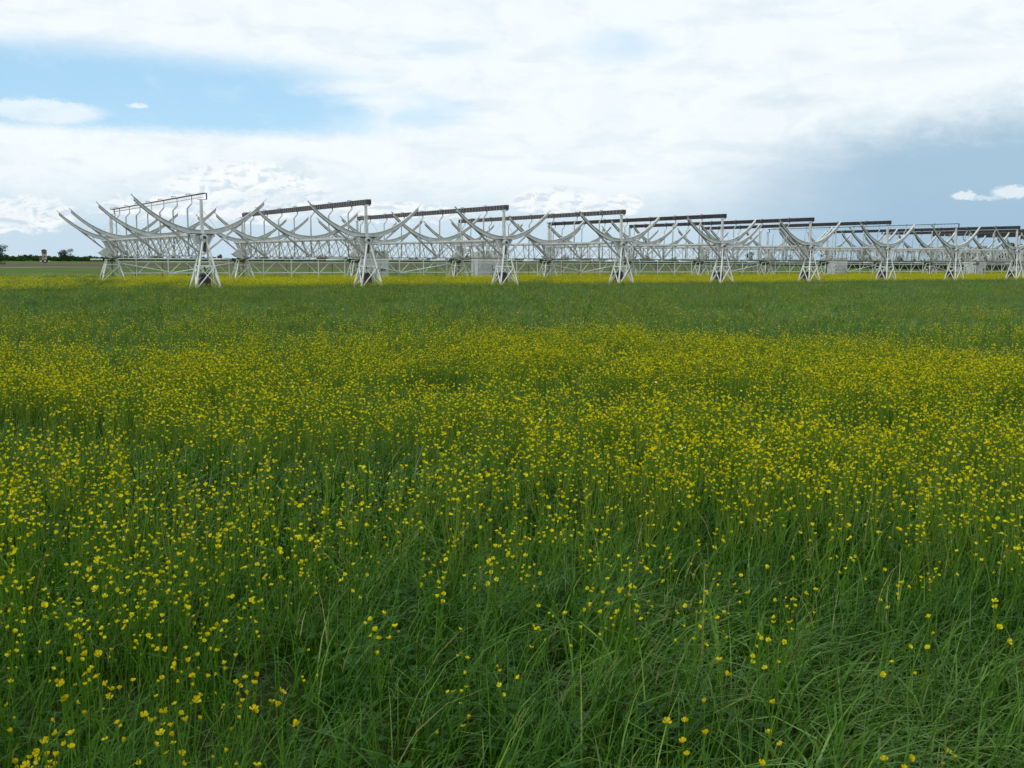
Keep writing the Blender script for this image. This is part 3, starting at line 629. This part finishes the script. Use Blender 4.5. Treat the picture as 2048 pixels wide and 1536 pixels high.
# ------------------------------------------------------------------ trees
def tree_mesh(seed, h, w, n, leaf, mat, bare=0.0, trunk=0.12):
    rnd = random.Random(seed); t = MB(); c = MB()
    t.tube([(0, 0, 0), (rnd.uniform(-.1, .1), rnd.uniform(-.1, .1), h*0.3), (rnd.uniform(-.2, .2), 0, h*0.72)], [trunk, trunk*0.8, trunk*0.25], 7)
    blobs = []
    for k in range(11):
        a = rnd.uniform(0, 6.28); rr = rnd.uniform(0.12, 0.36)*w; z = h*rnd.uniform(0.32, 0.86)
        e = Vector((rr*math.cos(a), rr*math.sin(a), z)); rad = w*rnd.uniform(0.13, 0.22)*(1.1-0.4*z/h)
        blobs.append((e, rad)); t.tube([(0, 0, h*rnd.uniform(0.2, 0.4)), e*0.6+Vector((0, 0, z*0.3)), e], [trunk*0.5, trunk*0.3, trunk*0.1], 5)
    blobs.append((Vector((0, 0, h*0.85)), w*0.17))
    for _ in range(n):
        e, rad = rnd.choice(blobs)
        d = Vector((rnd.gauss(0, 1), rnd.gauss(0, 1), rnd.gauss(0, 1))).normalized()
        p = e+d*rad*(rnd.random()**0.45)*1.15; p.z = max(p.z, h*0.12)
        nn = Vector((rnd.gauss(0, 1), rnd.gauss(0, 1), rnd.gauss(0, 1)+0.6)).normalized(); sx = nn.orthogonal().normalized(); sy = nn.cross(sx)
        s = leaf*rnd.uniform(0.6, 1.3); ti = min(1, max(0, rnd.gauss(0.45, 0.2)))
        c.add([p-sx*s, p-sy*s*0.55, p+sx*s, p+sy*s*0.55], [(0, 1, 2, 3)], 0, ti)
    return t.mesh('trunk', 'bark'), c.mesh('crown', mat)
TM = [tree_mesh(1, 6.0, 6.6, 1100, 0.26, 'tree1'), tree_mesh(2, 7.0, 5.2, 1000, 0.26, 'tree2'), tree_mesh(3, 7.0, 7.0, 700, 0.20, 'tree3'),
      tree_mesh(4, 4.5, 5.5, 900, 0.24, 'tree2'), tree_mesh(5, 8.0, 3.2, 900, 0.24, 'tree1')]
def tree(u, dist, k, sc, label, group=None, rz=None, name='tree', loc=None):
    root = empty(name, loc or at_dist(u, dist), (u*7.3) % 6.28 if rz is None else rz); root.scale = sc if isinstance(sc, tuple) else (sc, sc, sc)
    for nm, me in zip(('trunk', 'crown'), TM[k]):
        o = bpy.data.objects.new(nm, me); COL.objects.link(o); o.parent = root
    return tag(root, label, 'tree', group)
tree(-4, 228, 0, (0.9, 0.9, 0.72), 'small dark tree beside the pale farm track at the edge of the field', loc=None)
tree(126, 640, 0, (1.15, 1.15, 1.08), 'dark round tree beside a greyish bare tree near the turret')
tree(141, 645, 2, (1.05, 1.05, 1.05), 'greyish half bare tree beside the dark round tree')
tree(440, 640, 0, 0.75, 'lone dark tree on the horizon behind the first tall stand')
tree(424, 650, 1, 0.55, 'small dark bush-like tree on the horizon left of the lone tree behind the first stand')
tree(533, 660, 3, 0.9, 'dark rounded tree behind the second short stand')
tree(1130, 560, 0, 0.85, 'dark round tree behind the fifth short stand')
tree(1296, 520, 3, 1.0, 'low wide tree behind the fifth girder')
rnd = random.Random(77)
right = [(1350, 480, 3, .7), (1400, 470, 1, .5), (1440, 450, 3, .75), (1500, 420, 1, .6), (1540, 400, 3, .8), (1580, 400, 4, .45), (1618, 380, 3, .7), (1650, 360, 1, .55), (1690, 340, 3, .6),
         (1724, 320, 1, .62), (1738, 320, 3, .55), (1770, 310, 3, .6), (1800, 305, 1, .5), (1828, 300, 3, .55), (1862, 295, 2, .62), (1882, 290, 2, .6), (1908, 290, 1, .55), (1935, 285, 0, .72), (1952, 283, 1, .62),
         (1968, 285, 4, .72), (1990, 280, 2, .62), (2010, 280, 0, .62), (2022, 278, 4, .8), (2045, 275, 1, .8), (2075, 272, 0, .8), (2110, 270, 1, .8), (2150, 270, 0, .85)]
KIND = ['dark dense tree', 'fresh green tree', 'greyish budding tree', 'low spreading bushy tree', 'slim upright dark tree']
from collections import Counter
for q_, (u, dd, k, s_) in enumerate(right):
    s_ *= 1.25
    tree(u, dd, k, (s_*rnd.uniform(.9, 1.2), s_*rnd.uniform(.9, 1.2), s_*rnd.uniform(.9, 1.15)), KIND[k]+', '+ORD[q_]+' along the tree line beyond the far antennas', 'trees beyond the far antennas')
# the far wood on the horizon and the dark hedge: masses nobody could count
def thicket(name, label, cols, n, mat, leaf, seed):
    rnd = random.Random(seed); c = MB()
    for _ in range(n):
        q = rnd.random()*(len(cols)-1); i = int(q); f = q-i
        u = cols[i][0]+(cols[i+1][0]-cols[i][0])*f; dd = cols[i][1]+(cols[i+1][1]-cols[i][1])*f; h = cols[i][2]+(cols[i+1][2]-cols[i][2])*f
        hh = h*(0.80+0.10*math.sin(u*0.11+2*math.sin(u*0.037))+0.07*math.sin(u*0.53)+0.06*math.sin(u*1.7))
        p = at_dist(u, dd+rnd.uniform(0, 14), 0); p.z = hh*rnd.random()**0.8
        nn = Vector((rnd.gauss(0, 1), rnd.gauss(0, 1), rnd.gauss(0, 1)+0.5)).normalized(); sx = nn.orthogonal().normalized(); sy = nn.cross(sx)
        s = leaf*rnd.uniform(0.6, 1.4); ti = min(1, max(0, rnd.gauss(0.40+0.15*math.sin(u*0.21), 0.2)))
        c.add([p-sx*s, p-sy*s*0.6, p+sx*s, p+sy*s*0.6], [(0, 1, 2, 3)], 0, ti)
    return tag(c.obj(name, mat), label, 'wood', kind='stuff')
thicket('far_wood', 'low green wood along the horizon at the edge of the fields', [(-900, 660, 3.6), (0, 650, 3.6), (230, 640, 3.2), (600, 640, 2.8), (900, 620, 3.0), (1300, 560, 2.8), (1700, 480, 3.0), (2300, 430, 3.4), (2900, 420, 3.4)], 42000, 'tree2', 0.55, 5)
thicket('hedge', 'dark hedge at the foot of the tree line beyond the far antennas', [(1690, 330, 1.3), (1800, 305, 1.9), (1950, 288, 2.2), (2300, 280, 2.4)], 9000, 'tree1', 0.33, 6)

# ------------------------------------------------------------------ meadow
rng = np.random.default_rng(11)
fx, fy = math.sin(YAW), math.cos(YAW)         # level viewing direction
def to_world(z, l): return CAM.x+fx*z+fy*l, CAM.y+fy*z-fx*l
def vnoise(x, y, s, seed):
    x = np.asarray(x)*s+seed*17.3; y = np.asarray(y)*s-seed*9.1
    xi = np.floor(x).astype(np.int64); yi = np.floor(y).astype(np.int64); xf = x-xi; yf = y-yi
    def h(a, b): return ((np.sin(a*127.1+b*311.7+seed*74.7)*43758.5453) % 1.0)
    u = xf*xf*(3-2*xf); v = yf*yf*(3-2*yf)
    return (h(xi, yi)*(1-u)+h(xi+1, yi)*u)*(1-v)+(h(xi, yi+1)*(1-u)+h(xi+1, yi+1)*u)*v
def fnoise(x, y, s, seed): return 0.6*vnoise(x, y, s, seed)+0.28*vnoise(x, y, s*2.3, seed+1)+0.12*vnoise(x, y, s*5.1, seed+2)

PR = random.Random(5)
LEAN = math.atan2(-fx, fy)                     # wind pushes the grass this way (towards +lateral)
def blade(b, x, y, h, w, lean, az, curl, seg, tint, mi=0, z0=0.0):
    dx, dy = math.cos(az), math.sin(az); tw = PR.uniform(-0.9, 0.9)
    px, py = -math.sin(az+tw), math.cos(az+tw)
    vs = []
    for i in range(seg+1):
        f = i/seg; bend = lean*f+curl*f*f
        r = h*f*math.sin(bend)*0.9; z = z0+h*f*math.cos(bend*0.82)
        ww = w*(1-f**1.6)*0.5*(0.55+0.45*min(1, f*4)) if i < seg else 0.0004
        cx, cy = x+dx*r, y+dy*r
        vs += [(cx-px*ww, cy-py*ww, z), (cx+px*ww, cy+py*ww, z)]
    b.add(vs, [(2*i, 2*i+1, 2*i+3, 2*i+2) for i in range(seg)], mi, tint)
def herb_leaf(b, x, y, z, s, az, tint):
    t = PR.uniform(-0.5, 0.3); ca, sa = math.cos(az), math.sin(az)
    def P(u, v): return (x+(u*ca-v*sa)*s, y+(u*sa+v*ca)*s, z+u*s*math.sin(t)+abs(v)*s*0.15)
    for r in (-0.9, -0.4, 0, 0.4, 0.9):
        L = 1.0-0.3*abs(r); c, s_ = math.cos(r), math.sin(r)
        pts = [(0, 0), (0.55*L*c-0.13*s_*-1, 0.55*L*s_-0.13*c), (L*c, L*s_), (0.55*L*c-0.13*s_, 0.55*L*s_+0.13*c)]
        b.add([P(*q) for q in pts], [(0, 1, 2, 3)], 2, tint)
def tuft(nb, rad, hmin, hmax, w0, w1, seg, leanmax, seeds, herbs, curl=1.2, bias=0.5, tm=0.46):
    b = MB()
    for _ in range(nb):
        a = PR.uniform(0, 6.283); r = rad*math.sqrt(PR.random())
        az = PR.gauss(LEAN, 0.7) if PR.random() < bias else PR.uniform(0, 6.283)
        blade(b, r*math.cos(a), r*math.sin(a), PR.uniform(hmin, hmax), PR.uniform(w0, w1), PR.uniform(0.02, leanmax), az, PR.uniform(0.1, curl), seg, min(1, max(0, PR.gauss(tm, 0.29))))
    for _ in range(seeds):
        a = PR.uniform(0, 6.283); r = rad*math.sqrt(PR.random()); x, y = r*math.cos(a), r*math.sin(a)
        h = hmax*PR.uniform(0.95, 1.25); az = PR.gauss(LEAN, 0.9); ln = PR.uniform(0.05, 0.4)
        blade(b, x, y, h, w0*0.8, ln, az, 0.15, seg, 0.95)
        tx, ty, tz = x+math.cos(az)*h*math.sin(ln+.15)*0.9, y+math.sin(az)*h*math.sin(ln+.15)*0.9, h*math.cos((ln+.15)*0.82)
        blade(b, tx, ty, h*0.14, w1*0.55, 0.5, az, 0.5, 3, PR.random(), 1, tz-h*0.03)
        blade(b, tx, ty, h*0.10, w1*0.4, 0.9, az+1.5, 0.4, 2, PR.random(), 1, tz-h*0.05)
    for _ in range(herbs):
        a = PR.uniform(0, 6.283); r = rad*math.sqrt(PR.random())
        herb_leaf(b, r*math.cos(a), r*math.sin(a), PR.uniform(0.06, hmax*0.55), PR.uniform(0.03, 0.055), PR.uniform(0, 6.283), PR.random())
    return b.mesh('grass_tuft', ['grass', 'seed', 'herb'])
def proto_coll(name, meshes):
    c = bpy.data.collections.new(name)
    for k, me in enumerate(meshes):
        o = bpy.data.objects.new('%s_%02d' % (name, k), me); c.objects.link(o)
    return c
def scatter(name, coll, pts, scl, rz, idx, label, cat, tilt=None):
    me = bpy.data.meshes.new(name); n = len(pts)
    me.vertices.add(n); me.vertices.foreach_set('co', np.asarray(pts, dtype=np.float32).ravel())
    for an, ty, arr in (('scl', 'FLOAT', scl), ('rz', 'FLOAT', rz), ('tl', 'FLOAT', np.zeros(n) if tilt is None else tilt), ('ix', 'INT', idx)):
        at = me.attributes.new(an, ty, 'POINT'); at.data.foreach_set('value', np.asarray(arr, dtype=np.float32 if ty == 'FLOAT' else np.int32))
    me.update()
    o = bpy.data.objects.new(name, me); COL.objects.link(o)
    ng = bpy.data.node_groups.new(name+'_scatter', 'GeometryNodeTree')
    ng.interface.new_socket('Geometry', in_out='INPUT', socket_type='NodeSocketGeometry')
    ng.interface.new_socket('Geometry', in_out='OUTPUT', socket_type='NodeSocketGeometry')
    A = ng.nodes.new; gi, go = A('NodeGroupInput'), A('NodeGroupOutput')
    ip = A('GeometryNodeInstanceOnPoints'); ci = A('GeometryNodeCollectionInfo')
    ci.inputs['Collection'].default_value = coll; ci.inputs['Separate Children'].default_value = True; ci.inputs['Reset Children'].default_value = True
    def na(nm, ty):
        q = A('GeometryNodeInputNamedAttribute'); q.data_type = ty; q.inputs['Name'].default_value = nm; return q.outputs['Attribute']
    cx = A('ShaderNodeCombineXYZ'); ng.links.new(na('rz', 'FLOAT'), cx.inputs[2]); ng.links.new(na('tl', 'FLOAT'), cx.inputs[0])
    er = A('FunctionNodeEulerToRotation'); ng.links.new(cx.outputs[0], er.inputs[0])
    ng.links.new(gi.outputs[0], ip.inputs['Points']); ng.links.new(ci.outputs[0], ip.inputs['Instance'])
    ip.inputs['Pick Instance'].default_value = True
    ng.links.new(na('ix', 'INT'), ip.inputs['Instance Index']); ng.links.new(er.outputs[0], ip.inputs['Rotation']); ng.links.new(na('scl', 'FLOAT'), ip.inputs['Scale'])
    ng.links.new(ip.outputs[0], go.inputs[0])
    md = o.modifiers.new('scatter', 'NODES'); md.node_group = ng
    return tag(o, label, cat, kind='stuff')
def wedge(z0, z1, dens, marg=3.5, k=0.56):
    area = k*(z1*z1-z0*z0)+2*marg*(z1-z0); n = int(area*dens*1.0)
    z = rng.uniform(z0, z1, n*3); half = k*z+marg
    keep = rng.uniform(0, k*z1+marg, n*3) < half; z = z[keep][:n]; half = half[keep][:n]
    l = rng.uniform(-1, 1, len(z))*half; return z, l

# --- grass near / middle / far
c0 = proto_coll('near_tuft', [tuft(20, 0.11, 0.24, 0.54, 0.0045, 0.0105, 5, 0.4, 1 if q < 2 else 0, 4, 1.7, 0.6, 0.29) for q in range(6)]
                + [tuft(14, 0.10, 0.36, 0.66, 0.009, 0.017, 6, 0.4, 0, 1, 2.4, 0.9, 0.38) for _ in range(3)])
z, l = wedge(0.5, 7.5, 66); X, Y = to_world(z, l)
broad = fnoise(X, Y, 0.55, 4)+np.clip((l-0.1)*0.3, -0.2, 0.4)*np.clip((5-z)/3, 0, 1)
ix = np.where(broad > 0.55, rng.integers(6, 9, len(z)), rng.integers(0, 6, len(z)))
hv = 0.64+0.5*fnoise(X, Y, 0.8, 9)
scatter('meadow_grass_near', c0, np.stack([X, Y, np.zeros_like(X)], 1), hv*rng.uniform(0.8, 1.15, len(z)), rng.normal(0, 0.6, len(z)), ix,
        'tall dark green grass with narrow bent blades in the foreground meadow', 'grass')
c1 = proto_coll('middle_tuft', [tuft(44, 0.17, 0.26, 0.56, 0.006, 0.011, 3, 0.4, 1 if q < 2 else 0, 3, 1.4, 0.5, 0.38) for q in range(6)])
z, l = wedge(7.3, 24, 34, 4); X, Y = to_world(z, l)
scatter('meadow_grass_middle', c1, np.stack([X, Y, np.zeros_like(X)], 1), (0.62+0.42*fnoise(X, Y, 0.6, 9))*rng.uniform(0.8, 1.15, len(z)), rng.normal(0, 0.7, len(z)), rng.integers(0, 6, len(z)),
        'tall green grass among the yellow flowers in the middle of the meadow', 'grass')
c2 = proto_coll('far_patch', [tuft(260, 0.62, 0.24, 0.52, 0.013, 0.024, 2, 0.45, 8, 0, 1.2, 0.5, 0.55) for _ in range(5)])
z, l = wedge(23.5, 66, 2.0, 8); zc2, lc2 = wedge(66, 120, 1.2, 10); z, l = np.r_[z, zc2], np.r_[l, lc2]; X, Y = to_world(z, l)
n2a = int(11500); X2 = rng.uniform(-60, 235, n2a); Y2 = rng.uniform(-3, 48, n2a)
X = np.r_[X[Y < -2.5], X2]; Y = np.r_[Y[Y < -2.5], Y2]
fs = np.where(Y > -2.5, 0.78, np.where(Y > -9, 0.84, 0.92))*np.where(Y > 27, 0.6, 1.0)
scatter('meadow_grass_far', c2, np.stack([X, Y, np.zeros_like(X)], 1), fs*(0.75+0.4*fnoise(X, Y, 0.25, 9))*rng.uniform(0.85, 1.15, len(X)), rng.normal(0, 0.8, len(X)), rng.integers(0, 5, len(X)),
        'smooth grey-green grass stretching from the yellow flowers to the antennas', 'grass')

# --- buttercup plants
def petal_mesh(lod):
    b = MB(); rows = [(0.0, 0.0013), (0.35, 0.0034), (0.75, 0.0052), (1.0, 0.0030)] if lod == 0 else [(0.0, 0.002), (0.6, 0.0056), (1.0, 0.0042)]
    L = 0.0125; vs = []; K = 0.86 if lod == 0 else 0.85
    for f, hw in rows:
        ang = 0.25+0.75*f; r = L*f*math.cos(0.25+0.35*f)+0.001; zz = L*f*math.sin(ang)*0.8
        vs += [(r, -hw, zz+(hw*0.18 if 0 < f < 1 else 0)), (r, hw, zz+(hw*0.18 if 0 < f < 1 else 0))]
    b.add([(x*K, y*K, q*K) for x, y, q in vs], [(2*i, 2*i+2, 2*i+3, 2*i+1) for i in range(len(rows)-1)]); return b
def centre_mb():
    b = MB(); n = 7
    vs = [(0, 0, 0.0055)]+[(0.0032*math.cos(6.283*k/n), 0.0032*math.sin(6.283*k/n), 0.0035) for k in range(n)]+[(0.0015*math.cos(6.283*k/n), 0.0015*math.sin(6.283*k/n), -0.001) for k in range(n)]
    b.add(vs, [(0, 1+k, 1+(k+1) % n) for k in range(n)]+[(1+k, 1+n+k, 1+n+(k+1) % n, 1+(k+1) % n) for k in range(n)]); return b
PET0 = petal_mesh(0); PET1 = petal_mesh(1)
def put_mb(dst, src, mat, mi, tint):
    dst.add([mat @ Vector(v) for v in src.v], src.f, mi, tint)
def blossom_mb(lod):
    b = MB(); P = PET0 if lod == 0 else PET1; opn = PR.choice((-0.75, -0.4, -0.15, 0.0, 0.2))
    for k in range(5): put_mb(b, P, Matrix.Rotation(k*6.283/5+PR.uniform(-.12, .12), 4, 'Z') @ Matrix.Rotation(opn+PR.uniform(-.2, .2), 4, 'Y'), 0, min(1, max(0, PR.gauss(0.5, 0.22))))
    if lod == 0: put_mb(b, centre_mb(), Matrix(), 1, PR.random())
    return b
def plant_variant():
    """a branching buttercup: stem strips and blossom placements"""
    st = MB(); heads = []; nh = PR.choice((3, 3, 4, 4, 5)); H = PR.uniform(0.48, 0.66)
    azm = PR.gauss(LEAN, 0.9); ln = PR.uniform(0.02, 0.22)
    fork = Vector((math.cos(azm)*H*0.55*ln, math.sin(azm)*H*0.55*ln, H*PR.uniform(0.5, 0.7)))
    st.tube([(0, 0, 0), (fork.x*0.35, fork.y*0.35, fork.z*0.5), fork], [0.0023, 0.0020, 0.0017], 4)
    for k in range(nh):
        a = PR.uniform(0, 6.283); r = PR.uniform(0.015, 0.085); top = Vector((fork.x+r*math.cos(a), fork.y+r*math.sin(a), H*PR.uniform(0.86, 1.08)))
        mid = fork.lerp(top, 0.5)+Vector((math.cos(a)*0.012, math.sin(a)*0.012, -0.008))
        st.tube([fork, mid, top], [0.0015, 0.0013, 0.0011], 4)
        nrm_ = Vector((PR.gauss(0, 0.6), PR.gauss(0, 0.6), 1)).normalized()
        heads.append((top, nrm_, PR.uniform(0.75, 1.25)))
    for k in range(PR.choice((0, 1, 2))):                     # green buds
        a = PR.uniform(0, 6.283); r = PR.uniform(0.02, 0.08); top = Vector((fork.x+r*math.cos(a), fork.y+r*math.sin(a), H*PR.uniform(0.8, 1.02)))
        st.tube([fork, top, top+Vector((0, 0, 0.003)), top+Vector((0, 0, 0.008))], [0.001, 0.001, 0.0036, 0.001], 5)
    return st, heads
def headmat(h):
    p, nn, s = h; return Matrix.Translation(p) @ nn.to_track_quat('Z', 'Y').to_matrix().to_4x4() @ Matrix.Rotation(PR.uniform(0, 6.283), 4, 'Z') @ Matrix.Scale(s, 4)
VARS = [plant_variant() for _ in range(14)]
def plant_mesh(v, lod, pale=False, grow=1.0):
    st, heads = v; b = MB(); b.add(st.v, st.f, 1, PR.random())
    for h in heads:
        bl = blossom_mb(lod); mm_ = headmat((h[0], h[1], h[2]*grow)); base = len(b.v)
        b.v += [tuple(mm_ @ Vector(q)) for q in bl.v]; b.t += bl.t
        for f, mi in zip(bl.f, bl.mi): b.f.append(tuple(i+base for i in f)); b.mi.append(2 if mi else 0)
    return b.mesh('buttercup_plant', ['petalpale' if pale else 'petal', 'stem', 'centre'])
cf = proto_coll('flower_plant', [plant_mesh(v, 1, grow=1.0) for v in VARS]+[plant_mesh(VARS[3], 1, True), plant_mesh(VARS[7], 1, True)])

def rho(z, l):                                 # plants per square metre
    X, Y = to_world(z, l)
    big = fnoise(X, Y, 0.45, 21); small = fnoise(X, Y, 1.7, 31)
    ze = z+(fnoise(X, Y, 0.22, 61)-0.5)*np.interp(z, [8, 14], [0, 14])
    near = np.interp(ze, [0, 2.2, 2.6, 3.3, 4.2, 5.2, 6.5, 9, 12, 14.5, 17, 20, 25, 32, 60], [30, 52, 54, 50, 52, 66, 110, 150, 155, 105, 48, 15, 5.5, 2.4, 1.0])
    near = near*np.interp(z, [3.6, 5.2], [1, 0])*np.where(l < 0, 1+np.clip(-l-0.2, 0, 1.0)*0.45*np.interp(z, [2.8, 3.4], [1, 0]), 1-np.clip((l-0.35)/0.6, 0, 1)*0.72)+near*np.interp(z, [3.6, 5.2], [0, 1])
    patch = np.interp(z, [0, 5, 8, 16, 20, 60], [1.0, 1.0, 1.15, 1.25, 2.6, 2.6])
    dens = near*np.clip(1+(big-0.5)*2.6*patch+(small-0.5)*1.6*patch, 0.04, 2.4)
    return dens
za, la = wedge(0.6, 20, 330, 3.5); zb_, lb = wedge(20, 56, 20, 3.5)
zz = np.r_[za, zb_]; ll = np.r_[la, lb]
keep = rng.uniform(0, 1, len(zz))*np.where(zz < 20, 330, 20) < rho(zz, ll); zz, ll = zz[keep], ll[keep]
X, Y = to_world(zz, ll); ok = Y < -1.0; zz, ll, X, Y = zz[ok], ll[ok], X[ok], Y[ok]
vi = rng.integers(0, 14, len(zz)); pal = rng.random(len(zz)) < 0.004; vi = np.where(pal, 14+rng.integers(0, 2, len(zz)), vi)
rot = rng.uniform(0, 6.283, len(zz)); sc_ = rng.uniform(0.74, 1.12, len(zz))
# the plants that show largest become things of their own
inview = np.abs(ll) < 0.505*zz+0.08
hz = CAM.z-0.5
order = np.argsort(np.hypot(zz, hz)+np.where(inview & (zz > 2.15), 0, 1e6))[:300]
single = np.zeros(len(zz), bool); single[order] = True
scatter('meadow_buttercups', cf, np.stack([X, Y, np.zeros_like(X)], 1)[~single], sc_[~single], rot[~single], vi[~single],
        'countless yellow buttercups spread across the meadow grass', 'flowers')
blo = [blossom_mb(0).mesh('blossom', ['petal', 'centre']) for _ in range(9)]
blo_p = blossom_mb(0).mesh('blossom', ['petalpale', 'centre'])
pet_m = PET0.mesh('petal', 'petal'); cen_m = centre_mb().mesh('flower_centre', 'centre')
stems = [v[0].mesh('stem', 'stem') for v in VARS]
for rank, i in enumerate(order):
    k = int(vi[i]); pale = k >= 14; kk = {14: 3, 15: 7}.get(k, k)
    root = empty('buttercup', (float(X[i]), float(Y[i]), 0), float(rot[i])); s = float(sc_[i]); root.scale = (s, s, s); root.empty_display_size = 0.05
    o = bpy.data.objects.new('stem', stems[kk]); COL.objects.link(o); o.parent = root
    for h in VARS[kk][1]:
        mt_ = headmat(h)
        if rank < 45 and not pale:
            c = bpy.data.objects.new('blossom', cen_m); COL.objects.link(c); c.parent = root; c.matrix_local = mt_
            opn = PR.choice((-0.6, -0.3, -0.1, 0.1))
            for q in range(5):
                pq = bpy.data.objects.new('petal', pet_m); COL.objects.link(pq); pq.parent = c
                pq.rotation_euler = Euler((0, opn+PR.uniform(-.2, .2), q*6.283/5+PR.uniform(-.1, .1)))
        else:
            c = bpy.data.objects.new('blossom', blo_p if pale else PR.choice(blo)); COL.objects.link(c); c.parent = root; c.matrix_local = mt_
    tag(root, 'pale cream flower on a thin stem among the yellow ones in the grass' if pale else 'yellow buttercup plant with '+['no', 'one', 'two', 'three', 'four', 'five'][len(VARS[kk][1])]+' open flowers in the foreground grass', 'flower', 'pale flowers in the near grass' if pale else 'buttercups in the near grass')
# --- solid yellow carpet under the antennas
def carpet(n):
    b = MB()
    for _ in range(n):
        x, y = PR.uniform(-0.6, 0.6), PR.uniform(-0.6, 0.6); zc = PR.uniform(0.22, 0.50); nn = Vector((PR.gauss(0, .6), PR.gauss(0, .6), 0.8)).normalized()
        sx = nn.orthogonal().normalized(); sy = nn.cross(sx); s = PR.uniform(0.010, 0.017); p = Vector((x, y, zc))
        b.add([p-sx*s, p-sy*s, p+sx*s, p+sy*s], [(0, 1, 2, 3)], 0 if PR.random() < 0.85 else 1, min(1, max(0, PR.gauss(0.40, 0.25))))
        if PR.random() < 0.35: b.add([(x-0.002, y, zc-0.15), (x+0.002, y, zc-0.15), (x, y, zc)], [(0, 1, 2)], 1, 0.5)
    return b.mesh('flower_carpet', ['petal', 'stem'])
cc = proto_coll('carpet', [carpet(130) for _ in range(4)])
n = 32000; X = rng.uniform(-60, 235, n); Y = rng.uniform(-4.5, 44, n)
nz = fnoise(X, Y, 0.16, 51); edge = np.clip((Y+3.2+(nz-0.5)*5.0)/1.8, 0, 1)*np.clip((27.5-Y+(nz-0.5)*6)/3, 0.10, 1)
dens = edge*np.clip(0.9+(nz-0.5)*2.4, 0.08, 1)*np.interp(X, [-40, -6, 4], [0.34, 0.42, 1.0])
near_side = np.where((X < 22) & (Y < 7), np.interp(Y, [1, 7], [0.6, 1.0]), 1.0)
kp = rng.random(n) < dens*near_side; X, Y = X[kp], Y[kp]
scatter('yellow_flower_carpet', cc, np.stack([X, Y, np.zeros_like(X)], 1), rng.uniform(0.85, 1.12, len(X)), rng.uniform(0, 6.28, len(X)), rng.integers(0, 4, len(X)),
        'dense band of yellow flowers growing under and between the white antennas', 'flowers')
